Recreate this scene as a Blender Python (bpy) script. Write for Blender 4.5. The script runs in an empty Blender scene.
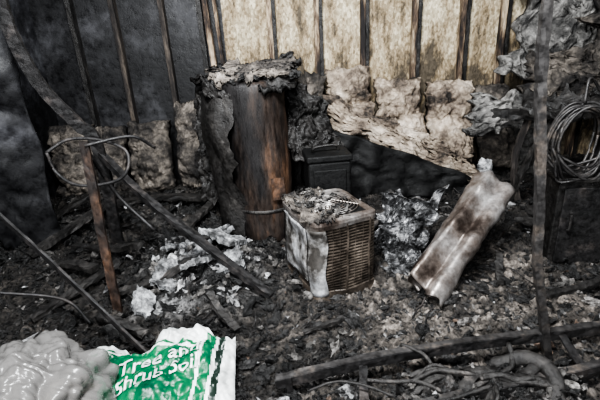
import bpy, math, random
from mathutils import Matrix, Vector, noise
random.seed(7)
sc=bpy.context.scene
V=Vector
def n3(x,y,z=0.0): return noise.noise(V((x,y,z)))
def fbm(p,o=4):
    s=0;a=1;f=1
    for i in range(o):
        s+=a*noise.noise(p*f); a*=.5; f*=2.03
    return s
def crump(p,o=4):
    s=0;a=1;f=1
    for i in range(o):
        s+=a*(abs(noise.noise(p*f+V((i*7.1,3.3*i,0))))*2-.5); a*=.52; f*=1.9
    return s
def sm(a,b,x):
    t=max(0,min(1,(x-a)/(b-a))); return t*t*(3-2*t)

# ---------------------------------------------------------------- materials
def M(name,cols,scale=4,detail=8,rough=.8,metal=0,bump=.3,bscale=30,stretch=(1,1,1),spec=.4,attr=False,rr=None,dist=.012,fine=.5,soot=None,rot=None):
    m=bpy.data.materials.new(name); m.use_nodes=True
    nt=m.node_tree; N=nt.nodes; L=nt.links
    b=N['Principled BSDF']
    tc=N.new('ShaderNodeTexCoord'); mp=N.new('ShaderNodeMapping'); mp.inputs['Scale'].default_value=stretch
    if rot: mp.vector_type='TEXTURE'; mp.inputs['Rotation'].default_value=rot; mp.inputs['Scale'].default_value=[1/s for s in stretch]
    L.new(tc.outputs['Object'],mp.inputs['Vector'])
    nz=N.new('ShaderNodeTexNoise'); nz.inputs['Scale'].default_value=scale; nz.inputs['Detail'].default_value=detail; nz.inputs['Roughness'].default_value=.65
    L.new(mp.outputs[0],nz.inputs['Vector'])
    cr=N.new('ShaderNodeValToRGB'); el=cr.color_ramp.elements
    while len(el)<len(cols): el.new(.5)
    for e,(p,c) in zip(el,cols): e.position=p; e.color=(*c,1)
    fac=nz.outputs['Fac']
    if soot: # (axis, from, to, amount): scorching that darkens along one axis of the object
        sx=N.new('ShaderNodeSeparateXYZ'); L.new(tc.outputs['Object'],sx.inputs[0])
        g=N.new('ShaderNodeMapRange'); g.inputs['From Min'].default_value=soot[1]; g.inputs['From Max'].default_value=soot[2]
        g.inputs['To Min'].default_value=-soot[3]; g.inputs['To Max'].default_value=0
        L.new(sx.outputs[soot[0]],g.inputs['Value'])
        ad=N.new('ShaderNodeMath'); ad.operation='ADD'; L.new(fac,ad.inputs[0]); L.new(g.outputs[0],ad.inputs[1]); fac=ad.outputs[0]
    L.new(fac,cr.inputs['Fac'])
    n2=N.new('ShaderNodeTexNoise'); n2.inputs['Scale'].default_value=bscale; n2.inputs['Detail'].default_value=6; n2.inputs['Roughness'].default_value=.7
    L.new(mp.outputs[0],n2.inputs['Vector'])
    mr=N.new('ShaderNodeMapRange'); mr.inputs['From Min'].default_value=.3; mr.inputs['From Max'].default_value=.7
    mr.inputs['To Min'].default_value=1-fine; mr.inputs['To Max'].default_value=1+fine
    L.new(n2.outputs['Fac'],mr.inputs['Value'])
    vm=N.new('ShaderNodeVectorMath'); vm.operation='SCALE'
    if attr:
        at=N.new('ShaderNodeAttribute'); at.attribute_name='Col'
        mx=N.new('ShaderNodeVectorMath'); mx.operation='MULTIPLY'
        L.new(cr.outputs['Color'],mx.inputs[0]); L.new(at.outputs['Color'],mx.inputs[1])
        L.new(mx.outputs[0],vm.inputs[0])
    else: L.new(cr.outputs['Color'],vm.inputs[0])
    L.new(mr.outputs[0],vm.inputs['Scale'])
    L.new(vm.outputs[0],b.inputs['Base Color'])
    b.inputs['Metallic'].default_value=metal
    b.inputs['Specular IOR Level'].default_value=spec
    if rr:
        r2=N.new('ShaderNodeMapRange'); r2.inputs['From Min'].default_value=.35; r2.inputs['From Max'].default_value=.65
        r2.inputs['To Min'].default_value=rr[0]; r2.inputs['To Max'].default_value=rr[1]
        L.new(n2.outputs['Fac'],r2.inputs['Value']); L.new(r2.outputs[0],b.inputs['Roughness'])
    else: b.inputs['Roughness'].default_value=rough
    bp=N.new('ShaderNodeBump'); bp.inputs['Strength'].default_value=bump; bp.inputs['Distance'].default_value=dist
    L.new(n2.outputs['Fac'],bp.inputs['Height']); L.new(bp.outputs[0],b.inputs['Normal'])
    return m
m_char=M('charred_black',[(.3,(.005,.0048,.0046)),(.6,(.018,.0165,.0155)),(.8,(.09,.084,.078))],5,bump=.9,bscale=25,rr=(.3,.75),spec=.35)
m_charwood=M('alligator_char',[(.3,(.006,.006,.006)),(.6,(.028,.026,.0245)),(.8,(.13,.115,.105))],9,bump=1,bscale=40,rr=(.3,.75),stretch=(1,1,.35))
m_steel=M('burnt_steel',[(.3,(.014,.013,.013)),(.55,(.036,.034,.033)),(.75,(.11,.09,.075))],7,metal=.2,bump=.3,rr=(.35,.65))
m_darksteel=M('sooty_steel',[(.3,(.008,.008,.008)),(.55,(.018,.017,.017)),(.75,(.07,.06,.055))],7,metal=.1,bump=.5,rr=(.35,.7))
m_rust=M('rusty_metal',[(.38,(.012,.009,.008)),(.5,(.04,.025,.018)),(.62,(.12,.064,.036)),(.8,(.23,.155,.105))],5,metal=.2,bump=.35,rr=(.45,.8),stretch=(1,1,.6))
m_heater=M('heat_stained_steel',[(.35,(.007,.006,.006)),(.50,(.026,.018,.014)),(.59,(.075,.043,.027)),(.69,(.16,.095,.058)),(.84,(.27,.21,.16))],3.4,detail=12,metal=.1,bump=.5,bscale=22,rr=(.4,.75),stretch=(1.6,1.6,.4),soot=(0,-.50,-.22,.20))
BC=[(.36,(.025,.021,.018)),(.43,(.13,.103,.082)),(.52,(.29,.24,.19)),(.70,(.56,.495,.425))]
m_batt=M('sooty_insulation',BC,3.8,detail=11,bump=1,bscale=20,rough=.7,dist=.035,fine=.45)
m_battg=M('grey_insulation',[(.34,(.02,.02,.02)),(.47,(.09,.087,.083)),(.6,(.24,.232,.22)),(.8,(.55,.54,.52))],5,detail=12,bump=1,bscale=26,rough=.6,dist=.03,fine=.6)
m_battd=M('dark_insulation',[(.36,(.012,.011,.011)),(.47,(.05,.044,.039)),(.6,(.16,.14,.12)),(.8,(.42,.38,.34))],4.5,detail=12,bump=1,bscale=22,rough=.75,dist=.03,fine=.55)
m_foil=M('crumpled_foil',[(.34,(.02,.02,.02)),(.5,(.11,.11,.112)),(.7,(.48,.48,.49))],9,metal=.5,bump=.8,bscale=30,rr=(.2,.5))
m_ash=M('ash_ground',[(.32,(.18,.175,.17)),(.5,(.85,.82,.79)),(.60,(2.0,1.93,1.86)),(.76,(5,4.85,4.7))],10,detail=13,bump=1,bscale=55,rr=(.2,.8),attr=True,dist=.03,fine=.9,spec=.5)
m_shard=M('debris_bits',[(.38,(.2,.195,.19)),(.5,(.85,.84,.83)),(.65,(1.9,1.9,1.9))],24,detail=8,bump=1,bscale=70,rr=(.25,.8),attr=True,dist=.02,fine=.7,spec=.45)
m_acg=M('appliance_grey_paint',[(.40,(.03,.027,.024)),(.48,(.13,.125,.12)),(.58,(.27,.27,.275)),(.74,(.44,.45,.465))],7,detail=11,metal=.1,bump=.15,rr=(.4,.7))
m_acb=M('appliance_burnt_brown',[(.3,(.020,.017,.014)),(.5,(.06,.049,.040)),(.7,(.15,.125,.103))],7,metal=.4,bump=.25,rr=(.35,.6))
m_duct=M('galvanised_duct',[(.35,(.04,.03,.025)),(.44,(.12,.10,.088)),(.55,(.23,.212,.20)),(.70,(.46,.45,.44))],3.4,detail=12,metal=.6,bump=.2,bscale=24,rr=(.28,.5),fine=.3,dist=.006)
m_black=M('black_void_plastic',[(.3,(.003,.003,.003)),(.7,(.010,.010,.010))],5,bump=.6,rr=(.5,.8),spec=.25)
m_white=M('white_ash',[(.40,(.035,.035,.035)),(.50,(.14,.14,.142)),(.60,(.32,.325,.33)),(.72,(.56,.57,.58))],12,detail=13,bump=1,bscale=35,rough=.85,dist=.03,fine=.7)
m_wood=M('scorched_lumber',[(.42,(.012,.010,.01)),(.50,(.08,.055,.038)),(.58,(.30,.24,.17)),(.74,(.44,.37,.29))],3.0,bump=.4,bscale=35,rough=.8,stretch=(3,3,.5))
m_wood2=M('smoked_lumber',[(.36,(.008,.007,.007)),(.5,(.030,.025,.022)),(.62,(.08,.066,.054)),(.8,(.19,.16,.13))],3.0,bump=.4,bscale=35,rough=.8,stretch=(3,3,.5))
m_smoke=M('smoked_wall',[(.32,(.005,.005,.0055)),(.5,(.012,.012,.013)),(.68,(.05,.05,.054))],2.0,detail=13,bump=.6,bscale=12,rr=(.35,.75))
m_haze=M('painted_haze_grey',[(.36,(.010,.010,.011)),(.5,(.036,.036,.040)),(.66,(.14,.143,.153))],2.2,detail=13,bump=.5,bscale=12,rr=(.4,.8),soot=(2,.7,1.7,.22))  # hazy reflection painted in as paler grey, darker towards the bottom
m_soil=M('concrete_slab',[(.3,(.02,.019,.018)),(.7,(.06,.056,.052))],6,bump=.4)
def osb():
    m=bpy.data.materials.new('osb_sheathing'); m.use_nodes=True; nt=m.node_tree; N=nt.nodes; L=nt.links; b=N['Principled BSDF']
    tc=N.new('ShaderNodeTexCoord')
    mp=N.new('ShaderNodeMapping'); mp.inputs['Scale'].default_value=(1,1,.6); mp.inputs['Rotation'].default_value=(0,.5,0); L.new(tc.outputs['Object'],mp.inputs[0])
    vo=N.new('ShaderNodeTexVoronoi'); vo.inputs['Scale'].default_value=55; L.new(mp.outputs[0],vo.inputs['Vector'])
    cr=N.new('ShaderNodeValToRGB'); e=cr.color_ramp.elements; e[0].color=(.24,.205,.140,1); e[1].color=(.53,.475,.36,1)
    sp=N.new('ShaderNodeSeparateColor'); L.new(vo.outputs['Color'],sp.inputs[0]); L.new(sp.outputs[0],cr.inputs[0])
    nz=N.new('ShaderNodeTexNoise'); nz.inputs['Scale'].default_value=3.4; nz.inputs['Detail'].default_value=12; nz.inputs['Roughness'].default_value=.75
    mp2=N.new('ShaderNodeMapping'); mp2.inputs['Scale'].default_value=(1.8,1,.6); L.new(tc.outputs['Object'],mp2.inputs[0]); L.new(mp2.outputs[0],nz.inputs['Vector'])
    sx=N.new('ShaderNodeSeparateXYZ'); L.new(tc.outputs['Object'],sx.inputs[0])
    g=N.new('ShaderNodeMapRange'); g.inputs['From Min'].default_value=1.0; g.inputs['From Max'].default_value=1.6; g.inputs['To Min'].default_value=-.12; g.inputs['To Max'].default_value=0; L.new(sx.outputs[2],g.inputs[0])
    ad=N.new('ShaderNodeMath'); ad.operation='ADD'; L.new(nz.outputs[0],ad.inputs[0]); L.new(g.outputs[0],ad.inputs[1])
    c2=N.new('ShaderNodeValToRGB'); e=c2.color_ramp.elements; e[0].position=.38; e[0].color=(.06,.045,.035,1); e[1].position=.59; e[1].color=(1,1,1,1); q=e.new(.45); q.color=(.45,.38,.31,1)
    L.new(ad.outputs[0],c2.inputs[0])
    mx=N.new('ShaderNodeMix'); mx.data_type='RGBA'; mx.blend_type='MULTIPLY'; mx.inputs[0].default_value=.9
    L.new(cr.outputs[0],mx.inputs[6]); L.new(c2.outputs[0],mx.inputs[7])
    L.new(mx.outputs[2],b.inputs['Base Color']); b.inputs['Roughness'].default_value=.85
    bp=N.new('ShaderNodeBump'); bp.inputs['Strength'].default_value=.3; bp.inputs['Distance'].default_value=.005; L.new(sp.outputs[0],bp.inputs['Height']); L.new(bp.outputs[0],b.inputs['Normal'])
    return m
m_osb=osb()

# ---------------------------------------------------------------- mesh helpers
def mk(name,vs,fs,mat,smooth=False,parent=None,cols=None,mats=None,mi=None):
    me=bpy.data.meshes.new(name); me.from_pydata([tuple(v) for v in vs],[],fs); me.update()
    if mats:
        for q in mats: me.materials.append(q)
        me.polygons.foreach_set('material_index',mi)
    else: me.materials.append(mat)
    if smooth: me.polygons.foreach_set('use_smooth',[True]*len(fs))
    if cols:
        a=me.color_attributes.new('Col','FLOAT_COLOR','POINT')
        flat=[]
        for c in cols: flat+= [c[0],c[1],c[2],1]
        a.data.foreach_set('color',flat)
    o=bpy.data.objects.new(name,me); sc.collection.objects.link(o)
    if parent: 
        o.parent=parent; o.matrix_parent_inverse=parent.matrix_world.inverted()
    return o
def empty(name,loc):
    e=bpy.data.objects.new(name,None); sc.collection.objects.link(e); e.location=loc; e.empty_display_size=.1
    bpy.context.view_layer.update(); return e
def box(c,s,R=None):
    vs=[]
    for z in(-1,1):
        for y in(-1,1):
            for x in(-1,1):
                p=V((x*s[0]/2,y*s[1]/2,z*s[2]/2)); 
                if R: p=R@p
                vs.append(p+V(c))
    return vs,[(0,2,3,1),(4,5,7,6),(0,1,5,4),(2,6,7,3),(0,4,6,2),(1,3,7,5)]
def join(parts):
    vs=[];fs=[]
    for v,f in parts:
        k=len(vs); vs+=list(v); fs+=[tuple(i+k for i in q) for q in f]
    return vs,fs
def sheet(corners,nx,ny,amp,freq,seed=0,th=.01,bulge=0,edge=0,fn=crump):
    p00,p10,p11,p01=[V(c) for c in corners]
    nrm=(p10-p00).cross(p01-p00).normalized()
    F=[];B=[]
    for j in range(ny+1):
        for i in range(nx+1):
            u=i/nx; v=j/ny
            if edge:
                u2=u+edge*(n3(v*5,seed+u*2,1)+.5*n3(v*14,seed+u*3,5)); v2=v+edge*(n3(u*5,seed+9+v*2,2)+.5*n3(u*14,seed+v*3,7))
            else: u2,v2=u,v
            p=p00*(1-u2)*(1-v2)+p10*u2*(1-v2)+p11*u2*v2+p01*(1-u2)*v2
            q=p*freq+V((seed*13.7,seed*5.1,seed*3.3))
            d=amp*fn(q)
            env=(max(0,math.sin(math.pi*u))**.4)*(max(0,math.sin(math.pi*v))**.4)
            lat=V((noise.noise(q+V((31,0,0))),noise.noise(q+V((0,31,0))),noise.noise(q+V((0,0,31)))))*amp*.6
            F.append(p+nrm*(d+th/2+bulge*env)+lat)
            B.append(p+nrm*(d*(1 if th<.05 else .2)-th/2)+lat)
    W=nx+1; n=len(F); fs=[]
    for j in range(ny):
        for i in range(nx):
            a=j*W+i; fs.append((a,a+1,a+W+1,a+W)); fs.append((n+a,n+a+W,n+a+W+1,n+a+1))
    for i in range(nx):
        fs.append((i,n+i,n+i+1,i+1)); a=ny*W+i; fs.append((a,a+1,n+a+1,n+a))
    for j in range(ny):
        a=j*W; fs.append((a,a+W,n+a+W,n+a)); a=j*W+nx; fs.append((a,n+a,n+a+W,a+W))
    return F+B,fs
def spline(pts,k=8):
    P=[V(p) for p in pts]; out=[]
    if len(P)==2:
        return [P[0].lerp(P[1],i/k) for i in range(k+1)]
    Q=[P[0]*2-P[1]]+P+[P[-1]*2-P[-2]]
    for i in range(1,len(Q)-2):
        for s in range(k):
            t=s/k; a,b,c,d=Q[i-1],Q[i],Q[i+1],Q[i+2]
            out.append(.5*((2*b)+(c-a)*t+(2*a-5*b+4*c-d)*t*t+(3*b-a-3*c+d)*t**3))
    out.append(P[-1]); return out
def sweep(pts,w,h=None,k=8,sides=8,jit=0,seed=0,taper=None,ref=(0,0,1)):
    P=spline(pts,k); vs=[];fs=[]
    if h is None: prof=[(math.cos(2*math.pi*i/sides)*w,math.sin(2*math.pi*i/sides)*w) for i in range(sides)]
    else: prof=[(-w/2,-h/2),(0,-h/2),(w/2,-h/2),(w/2,0),(w/2,h/2),(0,h/2),(-w/2,h/2),(-w/2,0)]
    S=len(prof)
    for i,p in enumerate(P):
        t=(P[min(i+1,len(P)-1)]-P[max(i-1,0)]).normalized()
        r=V(ref)
        if abs(t.dot(r))>.95: r=V((0,1,0)) if h is None or abs(t.y)<.9 else V((1,0,0))
        a=t.cross(r).normalized(); b=a.cross(t).normalized()
        s=1 if taper is None else 1+(taper-1)*i/(len(P)-1)
        for q in prof:
            pp=p+(a*q[0]+b*q[1])*s
            if jit: pp+=V((n3(pp.x*30,pp.y*30,pp.z*30+seed),n3(pp.x*30+9,pp.y*30,pp.z*30+seed),n3(pp.x*30,pp.y*30+9,pp.z*30+seed)))*jit
            vs.append(pp)
    for i in range(len(P)-1):
        for j in range(S):
            a=i*S+j; b=i*S+(j+1)%S; fs.append((a,b,b+S,a+S))
    fs.append(tuple(range(S))[::-1]); fs.append(tuple((len(P)-1)*S+i for i in range(S)))
    return vs,fs

# ---------------------------------------------------------------- terrain
def white_amt(x,y):
    w=1.1*math.exp(-((x+.68)**2/.11+(y-2.82)**2/.16))+.6*math.exp(-((x+.95)**2+(y-3.2)**2)/.07)+.5*math.exp(-((x+.95)**2+(y-2.35)**2)/.03)
    return w*sm(-.05,.3,n3(x*7,y*7,4)+.12)
def H(x,y):
    p=V((x,y,0))
    h=.045+.05*fbm(p*1.7+V((3,1,0)),3)+.035*crump(p*6,4)
    h+=.12*math.exp(-((x+.62)**2+(y-2.75)**2)/.16)+.16*math.exp(-((x+1.5)**2+(y-3.5)**2)/.5)
    h+=.10*math.exp(-((x-.6)**2+(y-3.5)**2)/.3)+.12*sm(3.8,4.7,y)+.08*math.exp(-((x-1.9)**2+(y-3.4)**2)/.3)
    return max(.006,h)
def mudf(x,y): return .30+1.15*sm(-.4,.7,x+.25*n3(x*2,y*2,3))*sm(3.1,2.5,y+.3*n3(x*2,y*2,6))
X0,X1,Y0,Y1=-2.7,3.54,.7,4.86; st=.015
nx=int((X1-X0)/st); ny=int((Y1-Y0)/st); vs=[];cols=[];fs=[]
for j in range(ny+1):
    for i in range(nx+1):
        x=X0+i*st; y=Y0+j*st; hi=crump(V((x*16,y*16,2)),3)
        z=H(x,y)+.020*hi+.007*n3(x*90,y*90)
        vs.append((x,y,z))
        wht=white_amt(x,y)
        c=V((.062,.0565,.0515))*mudf(x,y)*max(.12,1+.9*n3(x*3,y*3,8)+.9*hi); c=c.lerp(V((.17,.174,.18)),max(0,min(.9,wht*(1+.8*hi))))
        cols.append(c)
for j in range(ny):
    for i in range(nx):
        a=j*(nx+1)+i; fs.append((a,a+1,a+nx+2,a+nx+1))
mk('ash_covered_floor',vs,fs,m_ash,True,cols=cols)

db=empty('fire_debris',(0,2.5,0))
vs=[];fs=[];cols=[]
import bmesh
_bm=bmesh.new(); bmesh.ops.create_icosphere(_bm,subdivisions=2,radius=1); ICO_V=[v.co.copy() for v in _bm.verts]; ICO_F=[tuple(v.index for v in f.verts) for f in _bm.faces]; _bm.free()
_bm=bmesh.new(); bmesh.ops.create_icosphere(_bm,subdivisions=1,radius=1); IC1_V=[v.co.copy() for v in _bm.verts]; IC1_F=[tuple(v.index for v in f.verts) for f in _bm.faces]; _bm.free()
def shard(x,y,s,col,flat=.45,z=None):
    R=Matrix.Rotation(random.uniform(0,6.28),3,'Z')@Matrix.Rotation(random.gauss(0,.45),3,'X')@Matrix.Rotation(random.gauss(0,.45),3,'Y')
    sx=s*random.uniform(.6,1.5); sy=s*random.uniform(.35,.9); sz=s*random.uniform(.12,flat*1.3)
    zz=(H(x,y) if z is None else z)+sz*.15; sd=random.uniform(0,99)
    VV,FF=(ICO_V,ICO_F) if s>.045 else (IC1_V,IC1_F)
    k=len(vs)
    for v in VV:
        a=.62+.85*n3(v.x*1.3+sd,v.y*1.3,v.z*1.3)+.35*n3(v.x*3.5+sd,v.y*3.5,v.z*3.5)
        p=V((v.x*sx,v.y*sy,v.z*sz))*a*.62
        vs.append(R@p+V((x,y,zz))); cols.append(col)
    for q in FF: fs.append(tuple(i+k for i in q))
def rcol(white=.1,k=1):
    r=random.random()
    if r<white: g=random.uniform(.12,.42); return (g,g*1.0,g*1.01)
    if r<white+.16: g=random.uniform(.05,.14)*k; return (g*1.05,g,g*.95)
    if r<white+.175: g=random.uniform(.04,.08)*k; return (g*1.25,g*.9,g*.7)
    g=random.uniform(.005,.034)*k; return (g,g*.98,g*.965)
def blocked(x,y):
    lx=(x-.194)*.906+(y-2.70)*.423; ly=-(x-.194)*.423+(y-2.70)*.906
    return (abs(lx)<.25 and abs(ly)<.28) or ((x+.29)**2+(y-3.48)**2<.065)
for i in range(9500):
    y=1.35+3.3*random.random()**1.1; x=random.uniform(-.85,.85)*y
    if not(-2.6<x<3.3) or blocked(x,y): continue
    s=min(.12,.012+.014*random.paretovariate(1.9))
    shard(x,y,s,rcol(.02+.3*min(1,white_amt(x,y)),.5+.7*mudf(x,y)))
for i in range(420):
    x=-.72+random.gauss(0,.27); y=2.82+random.gauss(0,.28)
    if not blocked(x,y): shard(x,y,random.uniform(.02,.11),rcol(.32),.7)
for i in range(260):
    x=random.uniform(-2.4,-.7); y=random.uniform(2.9,4.3); shard(x,y,random.uniform(.05,.16),rcol(.02,.6),.5)
for i in range(260):
    x=random.uniform(.9,2.6); y=random.uniform(2.3,4.2); shard(x,y,random.uniform(.04,.13),rcol(.04,.8),.5)
mk('rubble',vs,fs,m_shard,parent=db,cols=cols)
parts=[]
for i in range(60):
    y=1.6+2.7*random.random(); x=random.uniform(-.75,.75)*y
    a=random.uniform(0,6.28); l=random.uniform(.06,.3); pts=[]
    for k in range(4):
        pts.append((x,y,H(x,y)+random.uniform(.004,.03))); a+=random.gauss(0,.5); x+=math.cos(a)*l/3; y+=math.sin(a)*l/3
    parts.append(sweep(pts,random.uniform(.0025,.005),None,5,5))
v,f=join(parts); mk('wire_scraps',v,f,m_darksteel,parent=db)
parts=[]
for (x,y,a,l,w,tz) in [(-1.0,2.55,.3,.5,.06,.05),(-1.5,3.0,-.4,.7,.07,.1),(-.5,2.2,2.2,.35,.05,.05),(-1.9,3.3,.9,.7,.08,.12),(1.7,2.3,.3,.5,.05,.02),(1.2,3.3,-.2,.6,.07,.06),(2.2,3.5,.5,.6,.08,.1),(.4,3.1,.4,.6,.06,.06),(-1.3,3.9,.1,.9,.09,.1),(-.9,3.5,1.2,.5,.07,.1),(.1,2.1,.2,.25,.03,.0),(1.35,2.6,1.2,.3,.05,.03),(-1.1,2.15,-.5,.4,.05,.03),(-.85,3.15,2.4,.55,.06,.12),(1.9,3.0,2.7,.5,.06,.1),(-2.1,3.9,.4,.8,.08,.2),(-1.7,3.6,-.9,.6,.07,.15),(-1.5,2.5,.8,.6,.06,.08),(-1.65,2.75,-.5,.5,.07,.1)]:
    dx,dy=math.cos(a)*l/2,math.sin(a)*l/2
    parts.append(sweep([(x-dx,y-dy,H(x-dx,y-dy)+.03),(x,y,H(x,y)+.03+tz*.5),(x+dx,y+dy,H(x+dx,y+dy)+.03+tz)],w,w*.5,8,jit=.012,seed=l))
v,f=join(parts); mk('charred_planks',v,f,m_charwood,parent=db)
parts=[]
for (x,y,s,sd) in [(-.92,2.60,.12,1),(-.58,2.92,.14,2),(-.98,3.05,.11,3),(-.68,3.20,.13,4),(-.50,2.62,.09,5),(-1.02,2.35,.08,6),(-.70,2.62,.12,8),(-.80,2.88,.12,9)]:
    h=H(x,y)
    R_=Matrix.Rotation(sd*1.3,3,'Z')
    cs=[V((x,y,h-.01))+R_@V(q) for q in [(-s,-s*.7,.0),(s,-s*.6,.04),(s*.9,s*.8,.13),(-s*.9,s*.7,.06)]]
    parts.append(sheet(cs,36,30,.014,11,sd,.035,edge=.16,fn=lambda q: crump(q,5)))
v,f=join(parts); mk('drywall_chunks',v,f,m_white,parent=db)

# ---------------------------------------------------------------- room shell
WY=4.95
def plain(name,c,s,mat): 
    v,f=box(c,s); return mk(name,v,f,mat)
plain('floor',(.4,2.2,-.05),(6.3,5.6,.1),m_soil)
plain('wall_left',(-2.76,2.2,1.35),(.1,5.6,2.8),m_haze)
plain('wall_right',(3.6,2.2,1.35),(.1,5.6,2.8),m_smoke)
wb=empty('wall_back',(0,WY,0))
def wp(name,x0,x1,z0,z1,y,t,mat):
    v,f=box(((x0+x1)/2,y,(z0+z1)/2),(x1-x0,t,z1-z0)); return mk(name,v,f,mat,parent=wb)
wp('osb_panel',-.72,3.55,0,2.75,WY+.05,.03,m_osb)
wp('smoked_panel',-2.71,-.72,0,2.75,WY+.05,.03,m_smoke)
def stud(name,x,mat,w=.045,d=.09,lean=0,z1=2.75,y=WY-.01):
    v,f=sweep([(x+lean,y,z1),(x+lean*.5,y,z1/2),(x,y,.02)],d,w,20,jit=.006,seed=x,ref=(1,0,0)); return mk(name,v,f,mat,parent=wb)
for i,x in enumerate([-.22,.27,.76,1.31,1.82,2.25,2.7,3.2]):
    stud('stud_%d'%i,x,m_wood,.05,.08)
    stud('stud_char_%d'%i,x+.045,m_char,.036,.11)
for i,x in enumerate([-2.25,-1.81,-1.31,-.92]):
    stud('stud_dark_%d'%i,x,m_wood2 if i in(1,2) else m_charwood,.05,.1,lean=-.03)
stud('stud_loose',-.78,m_wood,.055,.06,lean=-.10,z1=2.5,y=WY-.12)
stud('stud_loose_2',-.68,m_wood,.03,.05,lean=-.10,z1=2.5,y=WY-.15)
v,f=box((.4,WY-.02,2.72),(6.2,.12,.09)); mk('top_plate',v,f,m_charwood,parent=wb)
v,f=box((.4,WY-.02,.05),(6.2,.12,.09)); mk('bottom_plate',v,f,m_charwood,parent=wb)

# ---------------------------------------------------------------- insulation batts
k=0
def foldn(q): return .7*crump(q,4)+.5*crump(q*2.7+V((4,4,4)),3)
def batt(cs,mat,amp=.055,th=.10,b=.16,fr=4.2,nx=50,ny=70):
    global k
    k+=1; v,f=sheet(cs,nx,ny,amp,fr,seed=k,th=th,bulge=b,edge=.07,fn=foldn); 
    return mk('insulation_batt',v,f,mat,True)
def bt(x0,x1,zt,zb,y,mat,lean=.12,**kw):
    batt([(x0,y-lean,zb),(x1,y-lean,zb),(x1+.01,y,zt),(x0,y,zt)],mat,**kw)
def bt2(x0,x1,zt,y,mat):
    zm=zt-.42
    batt([(x0,y-.02,zm),(x1,y-.02,zm),(x1,y+.06,zt),(x0,y+.06,zt)],mat,b=.15,th=.08,nx=60,ny=56)
    batt([(x0+.02,y-.18,zm-.40),(x1+.03,y-.18,zm-.42),(x1+.02,y-.04,zm+.06),(x0+.01,y-.04,zm+.04)],mat,b=.15,th=.08,nx=60,ny=56)
bt(-.05,.30,1.27,.15,4.62,m_battd)
bt2(.34,.80,1.29,4.66,m_batt)
bt2(.86,1.34,1.15,4.64,m_batt)
bt2(1.40,1.86,1.11,4.64,m_batt)
bt2(1.92,2.28,1.04,4.64,m_battd)
bt(-2.62,-2.2,.85,.1,4.66,m_battd)
bt(-2.15,-1.86,.80,.1,4.66,m_battd)
bt(-1.78,-1.36,.85,.1,4.64,m_battd)
bt(-1.26,-.96,1.05,.15,4.62,m_battd)
bt(2.32,2.75,.8,.1,4.62,m_battg)
v,f=sheet([(.34,4.08,.80),(1.85,4.2,.13),(1.75,4.34,.40),(.30,4.34,1.06)],120,36,.060,6.5,seed=4,th=.04,bulge=.06,edge=.18,fn=foldn); mk('slumped_insulation_facing',v,f,m_batt,True)
v,f=sheet([(-.1,3.95,.1),(1.75,4.05,.05),(1.7,4.10,.24),(-.1,4.05,.98)],50,24,.05,4,seed=8,th=.03,edge=.06); mk('dark_void_sheet',v,f,m_black,True)  # black sheet stands in for the dark void below the slumped insulation
v,f=sheet([(2.1,4.55,1.15),(3.1,4.4,1.0),(3.3,4.5,2.3),(2.35,4.6,2.3)],70,70,.11,4.2,seed=12,th=.06,bulge=.06,edge=.3,fn=foldn); mk('torn_hanging_insulation',v,f,m_battg,True)
v,f=sheet([(2.75,4.25,1.3),(3.3,4.2,1.2),(3.35,4.3,2.4),(2.8,4.3,2.2)],60,60,.10,5,seed=15,th=.05,bulge=.06,edge=.3,fn=foldn); mk('torn_hanging_insulation',v,f,m_battd,True)
v,f=sheet([(2.25,4.3,.95),(3.0,4.1,.9),(3.0,4.3,1.35),(2.3,4.4,1.4)],60,40,.08,6,seed=17,th=.05,bulge=.06,edge=.3,fn=foldn); mk('torn_hanging_insulation',v,f,m_battd,True)
v,f=sheet([(1.55,3.85,.74),(2.25,3.75,.76),(2.3,3.95,1.05),(1.6,3.95,1.05)],50,34,.08,7,seed=22,th=.04,bulge=.05,edge=.2,fn=foldn); mk('crumpled_grey_tarp',v,f,m_battg,True)

# ---------------------------------------------------------------- water heater
wh=empty('water_heater',(-.30,3.48,.1))
def cyl(name,zs,rs,c0,c1,mat,seg=64,noise_amp=.0,par=None,a0=0,a1=2*math.pi,cut=None):
    vs=[];fs=[];full=abs(a1-a0-2*math.pi)<1e-3; n=seg+(0 if full else 1)
    for z,r in zip(zs,rs):
        t=(z-min(zs))/(max(zs)-min(zs))
        c=V(c0).lerp(V(c1),t)
        for i in range(n):
            a=a0+(a1-a0)*i/seg
            if cut: a=a0+(a1-a0+cut*n3(z*4,2)+cut*.5*n3(z*13,5))*i/seg
            rr=r*(1+noise_amp*fbm(V((math.cos(a)*1.3,math.sin(a)*1.3,z*2.2)),3))
            vs.append((c.x+rr*math.cos(a),c.y+rr*math.sin(a),z+(.06*n3(a*4,1) if cut and z>max(zs)-.1 else 0)))
    for j in range(len(zs)-1):
        for i in range(seg):
            b=(i+1)%n; fs.append((j*n+i,j*n+b,(j+1)*n+b,(j+1)*n+i))
    return mk(name,vs,fs,mat,True,parent=par)
zs=[.04]+[.06+1.24*i/24 for i in range(25)]+[1.325,1.34,1.34]; rs=[.245]+[.255]*25+[.245,.19,.001]
cyl('tank_jacket',zs,rs,(-.29,3.48,0),(-.34,3.50,0),m_heater,noise_amp=.06,par=wh)
cyl('lower_band',[.3,.305,.325,.33],[.250,.258,.258,.250],(-.295,3.48,0),(-.297,3.48,0),m_char,noise_amp=.05,par=wh)
for dx in(-.09,.09):
    v,f=sweep([(-.33+dx,3.5,1.28),(-.33+dx,3.5,1.42)],.02,None,3,10); mk('pipe_stub',v,f,m_steel,True,parent=wh)
v,f=sheet([(-.21,3.225,.42),(-.11,3.25,.42),(-.12,3.255,.6),(-.22,3.23,.6)],6,6,.004,10,3,.012); mk('access_cover',v,f,m_rust,parent=wh)
cyl('split_outer_shell',[.05+1.22*i/30 for i in range(31)],[.33-.03*math.sin(i/4) for i in range(31)],(-.37,3.55,0),(-.42,3.58,0),m_char,noise_amp=.12,par=wh,a0=math.radians(125),a1=math.radians(256),cut=.30)
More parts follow.
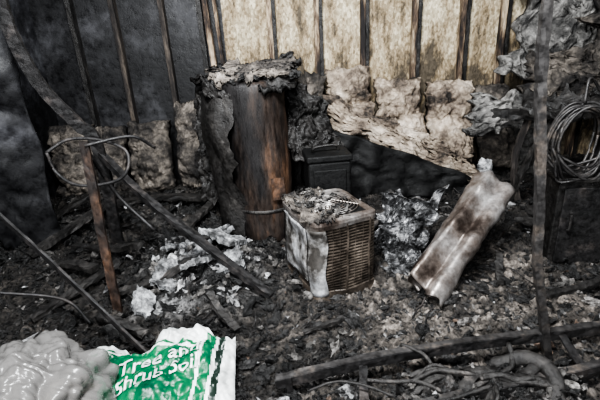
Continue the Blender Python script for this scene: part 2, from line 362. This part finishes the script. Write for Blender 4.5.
parts=[sheet([(-.66,3.28,1.26),(-.02,3.25,1.30),(.04,3.8,1.44),(-.80,3.8,1.34)],80,56,.05,8,seed=31,th=.03,bulge=.03,edge=.14,fn=foldn),
 sheet([(-.06,3.45,.75),(.46,3.6,.50),(.26,3.85,1.06),(-.10,3.8,1.44)],60,60,.07,7,seed=33,th=.04,edge=.12,fn=foldn),
 sheet([(-.90,3.80,.25),(.05,3.80,.25),(.02,3.88,1.50),(-.82,3.88,1.28)],70,60,.07,6,seed=34,th=.04,edge=.10,fn=foldn),
 sheet([(-.90,3.75,.25),(-.55,3.66,.2),(-.55,3.8,1.3),(-.85,3.85,1.22)],30,50,.06,7,seed=35,th=.04,edge=.12,fn=foldn)]
v,f=join(parts); mk('blanket_wrap_remains',v,f,m_char,True,parent=wh)
v,f=sheet([(-.54,3.30,1.34),(-.10,3.30,1.38),(-.04,3.60,1.47),(-.58,3.6,1.43)],60,50,.04,11,seed=41,th=.015,bulge=.01,edge=.45,fn=foldn); mk('melted_foam_crust',v,f,m_battd,True,parent=wh)
vs=[];fs=[];cols=[]
for i in range(160):
    x=random.uniform(-.6,.05); y=random.uniform(3.28,3.75); shard(x,y,random.uniform(.02,.09),rcol(.05,.8),.6,z=1.33+.18*(y-3.28)+.04*random.random())
mk('burnt_flakes',vs,fs,m_shard,cols=cols,parent=wh)

# black box behind condenser
bx=empty('burnt_battery_case',(.23,3.35,.1))
Rz=Matrix.Rotation(.12,3,'Z')
def rbox(name,c,s,mat,R,par,bev=.02):
    v,f=box(c,s,R); o=mk(name,v,f,mat,parent=par); b=o.modifiers.new('b','BEVEL'); b.width=bev; b.segments=3; return o
rbox('case_body',(.23,3.38,.38),(.34,.3,.66),m_black,Rz,bx)
rbox('case_lid',(.23,3.38,.735),(.36,.32,.05),m_black,Rz,bx,.012)
rbox('case_front_panel',(.245,3.222,.45),(.26,.02,.4),m_black,Rz,bx,.008)
v,f=sweep([(.12,3.36,.76),(.14,3.35,.80),(.3,3.37,.81),(.33,3.4,.76)],.012,None,6,8); mk('case_handle',v,f,m_char,True,parent=bx)

# ---------------------------------------------------------------- AC condenser
ac=empty('air_conditioner_condenser',(.19,2.69,.05))
A=math.radians(23); ca,sa=math.cos(A),math.sin(A); CX,CY=.180,2.68; SX,SY=.46,.52
def L2W(x,y,z): return V((CX+x*ca-y*sa,CY+x*sa+y*ca,z))
def outline(hx,hy,r,seg=6):
    pts=[]
    for (sx,sy,a0) in [(1,-1,-90),(1,1,0),(-1,1,90),(-1,-1,180)]:
        for i in range(seg+1):
            a=math.radians(a0+90*i/seg); pts.append((sx*(hx-r)+r*math.cos(a),sy*(hy-r)+r*math.sin(a)))
    out=[]
    for i,p in enumerate(pts):
        q=pts[(i+1)%len(pts)]; d=math.hypot(q[0]-p[0],q[1]-p[1]); k=max(1,int(d/.03))
        for j in range(k): out.append((p[0]+(q[0]-p[0])*j/k,p[1]+(q[1]-p[1])*j/k))
    return out
def ring(hx,hy,r,prof,jit=.0,closed_top=False):
    vs=[];fs=[];n=None; base=outline(hx,hy,r); n=len(base)
    for (o,z) in prof:
        for (x,y) in base:
            cx=max(-(hx-r),min(hx-r,x)); cy=max(-(hy-r),min(hy-r,y)); d=V((x-cx,y-cy)); d=d.normalized() if d.length>1e-6 else V((0,0))
            xx,yy=x+d.x*o,y+d.y*o
            dent=jit*n3(xx*6,yy*6,z*6)
            vs.append(L2W(xx+dent,yy+dent*.7,z))
    for j in range(len(prof)-1):
        for i in range(n): fs.append((j*n+i,j*n+(i+1)%n,(j+1)*n+(i+1)%n,(j+1)*n+i))
    if closed_top: fs.append(tuple((len(prof)-1)*n+i for i in range(n)))
    return vs,fs
hx,hy=SX/2,SY/2; ZB,ZT=.04,.575; J=.03
v,f=ring(hx-.03,hy-.03,.05,[(0,ZB),(0,ZT)],J,True); mk('coil_core',v,f,m_black,parent=ac)
v,f=ring(hx,hy,.07,[(-.03,ZB-.03),(.006,ZB-.03),(.006,ZB+.04),(-.004,ZB+.045),(-.03,ZB+.045)],J); mk('base_pan',v,f,m_acb,parent=ac)
parts=[]
N=22
for i in range(N):
    z=ZB+.06+(ZT-ZB-.11)*i/(N-1); parts.append(ring(hx,hy,.07,[(-.02,z+.005),(0,z+.002),(0,z-.003),(-.02,z+.0)],J))
v,f=join(parts); mk('louver_slats',v,f,m_acb,parent=ac)
parts=[]
def dn(x,y,z): return J*n3(x*6,y*6,z*6)
def vrib(x,y,w=.005):
    pts=[]
    for q in range(9):
        z=ZB+.03+(ZT-ZB-.06)*q/8; d=dn(x,y,z); pts.append(L2W(x+d,y+d*.7,z))
    parts.append(sweep(pts,w,None,1,5))
for i in range(7): vrib(-hx+.07+(SX-.14)*i/6,-hy-.002,.002 if i%3 else .007)
for i in range(7): vrib(hx+.002,-hy+.07+(SY-.14)*i/6,.002 if i%3 else .007)
v,f=join(parts); mk('guard_wires',v,f,m_acb,parent=ac)
v,f=ring(hx,hy,.07,[(-.03,ZT-.05),(.004,ZT-.05),(.008,ZT-.02),(.004,ZT),(-.02,ZT+.012),(-.05,ZT+.006),(-.05,ZT-.02)],J); mk('top_rim',v,f,m_duct,parent=ac)
def facew(x,y,z):
    d=dn(x,y,z); return L2W(x+d,y+d*.7,z)
def panel(name,pts2,z0,z1,out,mat,nz=20):
    vs=[];fs=[];m=len(pts2)
    for j in range(nz+1):
        z=z0+(z1-z0)*j/nz
        for (x,y) in pts2: vs.append(facew(x,y,z)+V((.002*n3(z*20,x*20),0,.0)))
    for j in range(nz):
        for i in range(m-1): fs.append((j*m+i,j*m+i+1,(j+1)*m+i+1,(j+1)*m+i))
    o=mk(name,vs,fs,mat,True,parent=ac); s=o.modifiers.new('s','SOLIDIFY'); s.thickness=.008; s.offset=0; return o
e=.008
panel('service_panel',[(-hx-e,hy-.06-(SY-.16)*i/10) for i in range(11)],ZB+.10,ZT-.055,0,m_acg)
cp_=[]
for i in range(7):
    a=math.radians(180+90*i/6); cp_.append((-hx+.07+(.07+e)*math.cos(a),-hy+.07+(.07+e)*math.sin(a)))
panel('corner_column',[(-hx-e,-hy+.082)]+cp_+[(-hx+.075,-hy-e)],ZB+.02,ZT-.05,0,m_acg)
parts=[]
for r in [.03,.05,.07,.09,.11,.13,.15,.17,.19]:
    pts=[L2W(r*math.cos(t)+.01,r*math.sin(t)*1.12,ZT+.04-.6*r*r+.008*n3(r*20,t)) for t in [2*math.pi*i/32 for i in range(33)]]
    parts.append(sweep(pts,.003,None,1,5))
for i in range(10):
    t=math.pi*2*i/10; parts.append(sweep([L2W(.02*math.cos(t)+.01,.02*math.sin(t),ZT+.04),L2W(.195*math.cos(t)+.01,.21*math.sin(t),ZT+.016)],.003,None,3,5))
v,f=join(parts); mk('fan_guard',v,f,m_duct,parent=ac)
for i in range(4):
    t=i*math.pi/2+.4; v,f=sheet([L2W(.02*math.cos(t),.02*math.sin(t),ZT-.01),L2W(.14*math.cos(t-.3),.14*math.sin(t-.3),ZT-.015),L2W(.14*math.cos(t+.3),.14*math.sin(t+.3),ZT+.004),L2W(.02*math.cos(t+1),.02*math.sin(t+1),ZT)],4,4,.003,9,i,.003); mk('fan_blade_%d'%i,v,f,m_acb,parent=ac)
vs=[];fs=[];cols=[]
for i in range(150):
    x=random.gauss(-.09,.08); y=random.gauss(.0,.14)
    if abs(x)>hx-.01 or abs(y)>hy-.01: continue
    p=L2W(x,y,0); g=random.choice([.01,.02,.04,.08,.2]); shard(p.x,p.y,random.uniform(.015,.06),(g*1.05,g,g*.95),.4,z=ZT+.03+.02*random.random())
mk('ash_crust',vs,fs,m_shard,cols=cols,parent=ac)
v,f=sheet([L2W(-hx-.02,-hy+.0,ZT+.01),L2W(hx-.26,-hy+.0,ZT+.015),L2W(hx-.18,hy-.02,ZT+.03),L2W(-hx+.0,hy-.02,ZT+.03)],60,60,.025,15,61,.015,edge=.25,fn=foldn); mk('burnt_cover_scrap',v,f,m_battd,True,parent=ac)

parts=[sheet([(.52,2.80,.12),(.78,2.70,.10),(1.0,2.9,.50),(.64,2.95,.55)],60,60,.09,8,seed=71,th=.012,edge=.3,fn=foldn),
 sheet([(.55,2.8,.2),(.78,2.72,.2),(.9,2.85,.42),(.6,2.85,.44)],40,40,.08,10,seed=73,th=.012,bulge=.04,edge=.35,fn=foldn),
 sheet([(.60,2.70,.03),(.85,2.62,.03),(.85,2.75,.20),(.62,2.8,.22)],30,30,.05,10,seed=75,th=.012,edge=.3,fn=foldn)]
v,f=join(parts); mk('crumpled_foil_duct',v,f,m_foil)

# ---------------------------------------------------------------- fallen crushed sheet-metal duct
def duct(c0,c1,side0,side1,hgt,n=40,seg=48):
    c0,c1=V(c0),V(c1); ax=(c1-c0).normalized(); vs=[];fs=[]
    for j in range(n+1):
        t=j/n; c=c0.lerp(c1,t); s=V(side0).lerp(V(side1),t); nr=s.normalized().cross(ax).normalized()
        if nr.z<0: nr=-nr
        for i in range(seg):
            a=2*math.pi*i/seg; ca_,sa_=math.cos(a),math.sin(a)
            rx=abs(ca_)**.9*(1 if ca_>0 else -1); rz=abs(sa_)**.9*(1 if sa_>0 else -1)
            hh=hgt*(1-.2*t)
            p=c+s*rx+nr*rz*hh
            if sa_>0: p+=nr*hh*(.5*math.exp(-((rx+.4)/.16)**2)-.7*math.exp(-((rx-.25)/.30)**2))*(1-.4*t)
            p+=nr*.016*n3(p.x*7,p.y*7,p.z*7)+s.normalized()*.012*n3(p.x*7+4,p.y*7,p.z*7)+nr*.006*n3(p.x*22,p.y*22,p.z*22)
            if j in(0,n): p+=ax*.035*n3(a*1.5,j)
            if j in (3,4,19,20,33,34): p+=(p-c).normalized()*.006
            vs.append(p)
    for j in range(n):
        for i in range(seg): fs.append((j*seg+i,j*seg+(i+1)%seg,(j+1)*seg+(i+1)%seg,(j+1)*seg+i))
    return vs,fs
v,f=duct((.735,2.29,.12),(1.375,2.86,.60),(.055,-.12,-.01),(.10,-.085,-.05),.10)
o=mk('fallen_metal_duct',v,f,m_duct,True); s=o.modifiers.new('s','SOLIDIFY'); s.thickness=.007
v,f=sheet([(1.26,2.92,.68),(1.36,2.86,.66),(1.35,2.92,.75),(1.29,2.95,.75)],14,10,.03,14,81,.02,edge=.25); mk('white_plastic_scrap',v,f,m_white)

# ---------------------------------------------------------------- foreground bent pole + frame
fr=empty('collapsed_shelf_frame',(1.2,1.78,.0))
v,f=sweep([(1.0,1.8,1.95),(.985,1.8,1.68),(1.0,1.8,1.45),(1.03,1.79,1.2),(1.07,1.79,.90),(1.10,1.78,.6),(1.16,1.78,.35),(1.23,1.77,.03)],.038,.03,8,jit=.006,ref=(0,1,0)); mk('upright',v,f,m_steel,parent=fr)
for q in [[(-.16,1.60,.11),(.3,1.67,.15),(.8,1.735,.16),(1.25,1.79,.15),(1.75,1.86,.14)],[(-.1,1.30,.14),(.6,1.4,.15),(1.55,1.60,.14)]]:
    v,f=sweep(q,.014,.050,8,jit=.005); mk('rail',v,f,m_darksteel,parent=fr)
    v,f=sweep([V(p)+V((0,.016,.024)) for p in q],.036,.007,8,jit=.004); mk('rail_flange',v,f,m_steel,parent=fr)
v,f=sweep([(.22,1.34,.14),(.26,1.65,.145)],.040,.012,8,jit=.004); mk('cross_rail',v,f,m_darksteel,parent=fr)
v,f=sweep([(1.26,1.53,.14),(1.30,1.8,.15)],.040,.012,8,jit=.004); mk('cross_rail',v,f,m_darksteel,parent=fr)
for (x,y) in [(-.1,1.60),(1.62,1.84),(.0,1.32),(1.5,1.59)]:
    v,f=sweep([(x,y,.15),(x+.01,y,.01)],.03,.012,3,jit=.003,ref=(0,1,0)); mk('foot',v,f,m_darksteel,parent=fr)
hh_=empty('burnt_hose_heap',(.8,1.6,.05))
parts=[]
for i in range(12):
    x=random.uniform(.35,1.0); y=random.uniform(1.42,1.60); a=random.choice([.3,-.3,2.9,3.4])+random.gauss(0,.25); l=random.uniform(.2,.4)
    pts=[]
    for q in range(4):
        pts.append((x,y,.15+random.uniform(0,.06))); a+=random.gauss(0,.35); x+=math.cos(a)*l/3; y+=math.sin(a)*l/3
    parts.append(sweep(pts,random.choice([.006,.009,.013]),None,6,8,jit=.003))
for (x,y,a,l) in [(.55,1.52,.4,.3),(.8,1.54,-.3,.35),(1.0,1.53,.6,.3),(.7,1.48,.9,.3),(.95,1.48,-.2,.4)]:
    dx,dy=math.cos(a)*l/2,math.sin(a)*l/2
    parts.append(sweep([(x-dx,y-dy,.13),(x,y,.18),(x+dx,y+dy,.15)],.05,.02,8,jit=.01))
parts.append(sweep([(1.02,1.35,.1),(1.08,1.48,.18),(1.02,1.60,.19),(.88,1.64,.12)],.035,None,8,10,jit=.01))
v,f=join(parts); mk('hoses_and_slats',v,f,m_charwood,True,parent=hh_)
v,f=sheet([(.38,1.28,.09),(1.20,1.38,.09),(1.10,1.62,.12),(.42,1.56,.10)],100,60,.05,10,seed=99,th=.06,bulge=.04,edge=.15,fn=foldn); mk('melted_mass',v,f,m_charwood,False,parent=hh_)
vs=[];fs=[];cols=[]
for i in range(260):
    x=random.uniform(.4,1.2); y=random.uniform(1.33,1.60); shard(x,y,random.uniform(.015,.06),rcol(.04),.5,z=.13+random.random()*.05)
mk('flakes',vs,fs,m_shard,cols=cols,parent=hh_)

# ---------------------------------------------------------------- left burned frames
ht=empty('burned_hand_truck',(-1.2,2.4,.05))
v,f=sweep([(-1.25,2.52,1.12),(-1.235,2.47,.8),(-1.225,2.42,.45),(-1.20,2.36,.03)],.055,.02,8,jit=.005,ref=(0,1,0)); mk('rusty_upright',v,f,m_rust,parent=ht)
v,f=sweep([(-1.50,2.55,1.06),(-1.47,2.55,.93),(-1.33,2.5,.86),(-1.12,2.5,.87),(-1.02,2.5,.94),(-1.03,2.55,1.05),(-1.2,2.6,1.11),(-1.38,2.6,1.12),(-1.50,2.55,1.06)],.010,None,8,8); mk('handle_loop',v,f,m_darksteel,True,parent=ht)
v,f=sweep([(-1.30,2.6,1.10),(-1.22,2.75,.7),(-1.0,2.7,.45)],.012,None,8,8); mk('brace',v,f,m_darksteel,True,parent=ht)
v,f=sweep([(-1.24,2.5,1.1),(-1.0,2.6,1.12),(-.9,2.7,1.02)],.01,None,8,8); mk('top_rod',v,f,m_darksteel,True,parent=ht)
v,f=sweep([(-1.46,3.09,.95),(-1.1,2.9,.62),(-.7,2.68,.36),(-.22,2.42,.06)],.055,.035,10,jit=.008); mk('charred_pipe',v,f,m_darksteel)
v,f=sweep([(-1.78,2.32,.84),(-1.4,2.17,.5),(-.88,1.93,.05)],.014,.03,8,jit=.004); mk('bent_thin_bar',v,f,m_darksteel)
v,f=sweep([(-1.80,3.0,2.2),(-1.80,3.0,1.94),(-1.78,3.0,1.7),(-1.68,3.0,1.4),(-1.52,3.02,1.15),(-1.42,3.05,.95),(-1.5,3.2,.05)],.085,.03,10,jit=.006,ref=(0,1,0)); mk('bowed_shelving_post',v,f,m_darksteel)
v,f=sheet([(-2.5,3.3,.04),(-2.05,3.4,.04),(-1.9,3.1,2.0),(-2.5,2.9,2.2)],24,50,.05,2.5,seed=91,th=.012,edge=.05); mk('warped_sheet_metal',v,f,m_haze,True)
v,f=sweep([(-2.2,2.2,.5),(-1.9,2.2,.35),(-1.5,2.3,.2),(-1.3,2.2,.08)],.010,None,8,8); mk('burnt_conduit',v,f,m_darksteel,True)

# ---------------------------------------------------------------- right: cabinet + cable coil + beams
cb=empty('burnt_cabinet',(1.95,2.75,.0)); Rc=Matrix.Rotation(-.15,3,'Z')
rbox('carcass',(1.97,2.86,.32),(.40,.34,.64),m_char,Rc,cb,.01)
rbox('door',(1.955,2.675,.32),(.36,.02,.56),m_darksteel,Rc,cb,.006)
rbox('top',(1.97,2.85,.655),(.44,.38,.03),m_char,Rc,cb,.006)
v,f=sweep([(1.82,2.67,.3),(1.82,2.65,.32),(1.82,2.65,.42),(1.82,2.67,.44)],.008,None,4,6); mk('pull',v,f,m_steel,parent=cb)
parts=[]
for i in range(11):
    c=V((1.83+random.gauss(0,.012),2.72+random.gauss(0,.03),.93+random.gauss(0,.02))); rx=random.uniform(.15,.2); rz=random.uniform(.19,.25); ph=random.random()*6
    pts=[c+V((rx*math.cos(t),.03*math.sin(2*t+ph),rz*math.sin(t)+.02*math.sin(3*t+ph))) for t in [2*math.pi*j/24 for j in range(25)]]
    parts.append(sweep(pts,.009,None,2,7))
parts.append(sweep([(1.8,2.7,1.16),(1.84,2.75,1.3),(1.95,2.8,1.22),(2.1,2.8,1.0),(2.2,2.8,.7)],.009,None,6,7))
parts.append(sweep([(1.68,2.7,.8),(1.7,2.68,.66),(1.8,2.65,.67),(1.95,2.7,.68)],.009,None,6,7))
v,f=join(parts); mk('cable_coil',v,f,m_steel,True)
bn=empty('charred_workbench',(2.1,3.6,0))
v,f=sweep([(1.66,3.95,.90),(2.0,3.6,.92),(2.5,3.25,.98)],.08,.07,10,jit=.02); mk('rail',v,f,m_charwood,parent=bn)
for q in [[(1.98,3.65,.9),(1.90,3.65,.5),(1.98,3.6,.05)],[(2.12,3.55,.9),(1.95,3.6,.4),(1.9,3.65,.05)],[(2.42,3.3,.95),(2.44,3.3,.05)]]:
    v,f=sweep(q,.045,.04,8,jit=.01,ref=(0,1,0)); mk('leg',v,f,m_wood2 if q[0][0]<2.0 else m_charwood,parent=bn)
v,f=sheet([(1.9,3.5,.93),(2.7,3.1,.97),(2.8,3.5,1.1),(2.0,3.8,1.05)],36,20,.09,6,seed=95,th=.05,edge=.15); mk('clutter',v,f,m_char,parent=bn)
v,f=sheet([(2.1,3.0,.05),(2.7,2.8,.05),(2.8,3.1,.5),(2.2,3.2,.5)],30,24,.1,6,seed=97,th=.04,bulge=.05,edge=.15); mk('charred_upholstery_heap',v,f,m_battd)

# ---------------------------------------------------------------- bags
def bagS(u,v):
    p00,p10,p11,p01=V((-1.03,1.22,.06)),V((-.34,1.40,.05)),V((-.38,1.97,.20)),V((-1.14,1.85,.16))
    p=p00*(1-u)*(1-v)+p10*u*(1-v)+p11*u*v+p01*(1-u)*v
    env=(max(0,math.sin(math.pi*u))**.5)*(max(0,math.sin(math.pi*v))**.5)
    q=p*6; top=sm(.72,1,v)
    z=.08*env+.022*crump(q+V((5,0,0)),3)*(1+1.2*top)+.008*crump(q*3,2)+.04*top*math.sin(u*11+.6)
    return p+V((0,-.02*top-.07*top*max(0,math.sin(u*11+3.7)),z))
nu,nv=130,110; vs=[];fs=[];mi=[]
for side in(0,1):
    for j in range(nv+1):
        for i in range(nu+1):
            p=bagS(i/nu,j/nv)
            if side: 
                e=min(1,4*min(i/nu,1-i/nu,j/nv,1-j/nv)); p=V((p.x,p.y,p.z+(max(.02,H(p.x,p.y))-p.z)*e))-V((0,0,.004))
            vs.append(p)
n=(nu+1)*(nv+1)
def bagmat(u,v):
    w=u-.10*(v-.5)
    if v>.95+.02*math.sin(u*20): return 0
    if w>.91: return 0
    if .865<w<=.91: return 2
    if .84<w<=.865: return 0
    if .77<w<=.84: return 1
    if .75<w<=.77: return 0
    b=.82-.16*(u-.3)
    if v>b+.06: return 0
    if v>b+.03: return 1
    if v>b: return 0
    return 1
for j in range(nv):
    for i in range(nu):
        a=j*(nu+1)+i; fs.append((a,a+1,a+nu+2,a+nu+1)); mi.append(bagmat((i+.5)/nu,(j+.5)/nv))
        fs.append((n+a,n+a+nu+1,n+a+nu+2,n+a+1)); mi.append(0)
mb_w=M('bag_white',[(.3,(.26,.27,.265)),(.6,(.54,.55,.545))],6,bump=.3,rr=(.25,.45),fine=.2)
mb_g=M('bag_green',[(.35,(.0,.042,.02)),(.6,(.004,.105,.042))],5,bump=.2,rr=(.25,.4),fine=.2)
mb_k=M('bag_dark',[(.3,(.006,.012,.01)),(.7,(.015,.03,.02))],3,bump=.1,rr=(.25,.4),fine=.15)
bg=empty('potting_soil_bag',(-.72,1.6,.05))
mk('bag_body',vs,fs,None,True,parent=bg,mats=[mb_w,mb_g,mb_k],mi=mi)
def text(s,u0,v0,sc_,name,mat):
    c=bpy.data.curves.new(name,'FONT'); c.body=s; c.size=1; c.resolution_u=3; c.offset=.01
    o=bpy.data.objects.new(name,c); sc.collection.objects.link(o)
    dg=bpy.context.evaluated_depsgraph_get(); me=bpy.data.meshes.new_from_object(o.evaluated_get(dg)); bpy.data.objects.remove(o)
    bm=bmesh.new(); bm.from_mesh(me)
    bmesh.ops.triangulate(bm,faces=bm.faces)
    for _ in range(3):
        es=[e for e in bm.edges if e.calc_length()>.07]
        if es: bmesh.ops.subdivide_edges(bm,edges=es,cuts=1)
        bmesh.ops.triangulate(bm,faces=bm.faces)
    for vv in bm.verts:
        u=u0+vv.co.x*sc_/.68; w=v0+vv.co.y*sc_/.50; w+=.20*(u-u0)
        p=bagS(min(.99,u),max(.01,min(.99,w))); vv.co=p+V((0,-.004,.007))
    bm.to_mesh(me); bm.free(); me.materials.clear(); me.materials.append(mat)
    o=bpy.data.objects.new(name,me); sc.collection.objects.link(o); o.parent=bg; o.matrix_parent_inverse=bg.matrix_world.inverted()
text('Tree and',.26,.56,.095,'lettering_1',mb_w)
text('Shrub Soil',.26,.41,.085,'lettering_2',mb_w)
mp=bpy.data.materials.new('clear_plastic_film'); mp.use_nodes=True; nt=mp.node_tree; b=nt.nodes['Principled BSDF']
b.inputs['Base Color'].default_value=(.15,.145,.14,1); b.inputs['Roughness'].default_value=.25; b.inputs['Alpha'].default_value=.6; b.inputs['Specular IOR Level'].default_value=.5
def blob(c,r,amp,fr,seed,nu=80,nv=50,fn=crump):
    vs=[];fs=[]
    for j in range(nv+1):
        for i in range(nu):
            th=math.pi*j/nv; ph=2*math.pi*i/nu
            d=V((math.sin(th)*math.cos(ph),math.sin(th)*math.sin(ph),math.cos(th)))
            s=1+amp*fn(V((d.x*fr+seed,d.y*fr+seed,d.z*fr*.7)))
            p=V((c[0]+d.x*r[0]*s,c[1]+d.y*r[1]*s,c[2]+d.z*r[2]*s)); p.z=max(p.z,.02+.01*abs(d.x)); vs.append(p)
    for j in range(nv):
        for i in range(nu):
            a=j*nu+i; b_=j*nu+(i+1)%nu; fs.append((a,a+nu,b_+nu,b_))
    return vs,fs
cp=empty('plastic_trash_bag',(-1.25,1.5,.05))
v,f=blob((-1.22,1.45,.18),(.37,.31,.29),.16,2.0,3,200,130,lambda q: crump(q,2)+.25*crump(V((q.x*2.5,q.y*4.5,q.z*1.5)),2)); mk('film',v,f,mp,True,parent=cp)
v,f=blob((-1.24,1.44,.14),(.29,.24,.19),.30,2,9,80,50,foldn); mk('contents',v,f,m_battd,True,parent=cp)

# ---------------------------------------------------------------- light + camera
def area(name,loc,tgt,size,power,col):
    l=bpy.data.lights.new(name,'AREA'); l.shape='RECTANGLE'; l.size=size[0]; l.size_y=size[1]; l.energy=power; l.color=col
    o=bpy.data.objects.new(name,l); sc.collection.objects.link(o); o.location=loc; o.rotation_euler=(V(tgt)-V(loc)).to_track_quat('-Z','Y').to_euler(); return o
area('daylight_opening',(-.2,.9,3.6),(.5,3.9,.7),(1.0,.8),400,(.965,.985,1))
area('camera_side_fill',(-.6,-1.0,2.0),(.3,3,.6),(.8,.8),170,(.96,.98,1))  # soft fill light added near the camera; no door stands there
w=bpy.data.worlds.new('overcast'); sc.world=w; w.use_nodes=True; w.node_tree.nodes['Background'].inputs[0].default_value=(.68,.74,.84,1); w.node_tree.nodes['Background'].inputs[1].default_value=.24
cam=bpy.data.cameras.new('camera'); cam.lens=26; cam.sensor_width=36; co=bpy.data.objects.new('camera',cam); sc.collection.objects.link(co)
co.location=(0,0,1.65); co.rotation_euler=(Matrix.Rotation(math.radians(69),3,'X')@Matrix.Rotation(math.radians(-3),3,'Z')).to_euler()
sc.camera=co
sc.view_settings.view_transform='AgX'; sc.view_settings.look='AgX - High Contrast'; sc.view_settings.exposure=.24
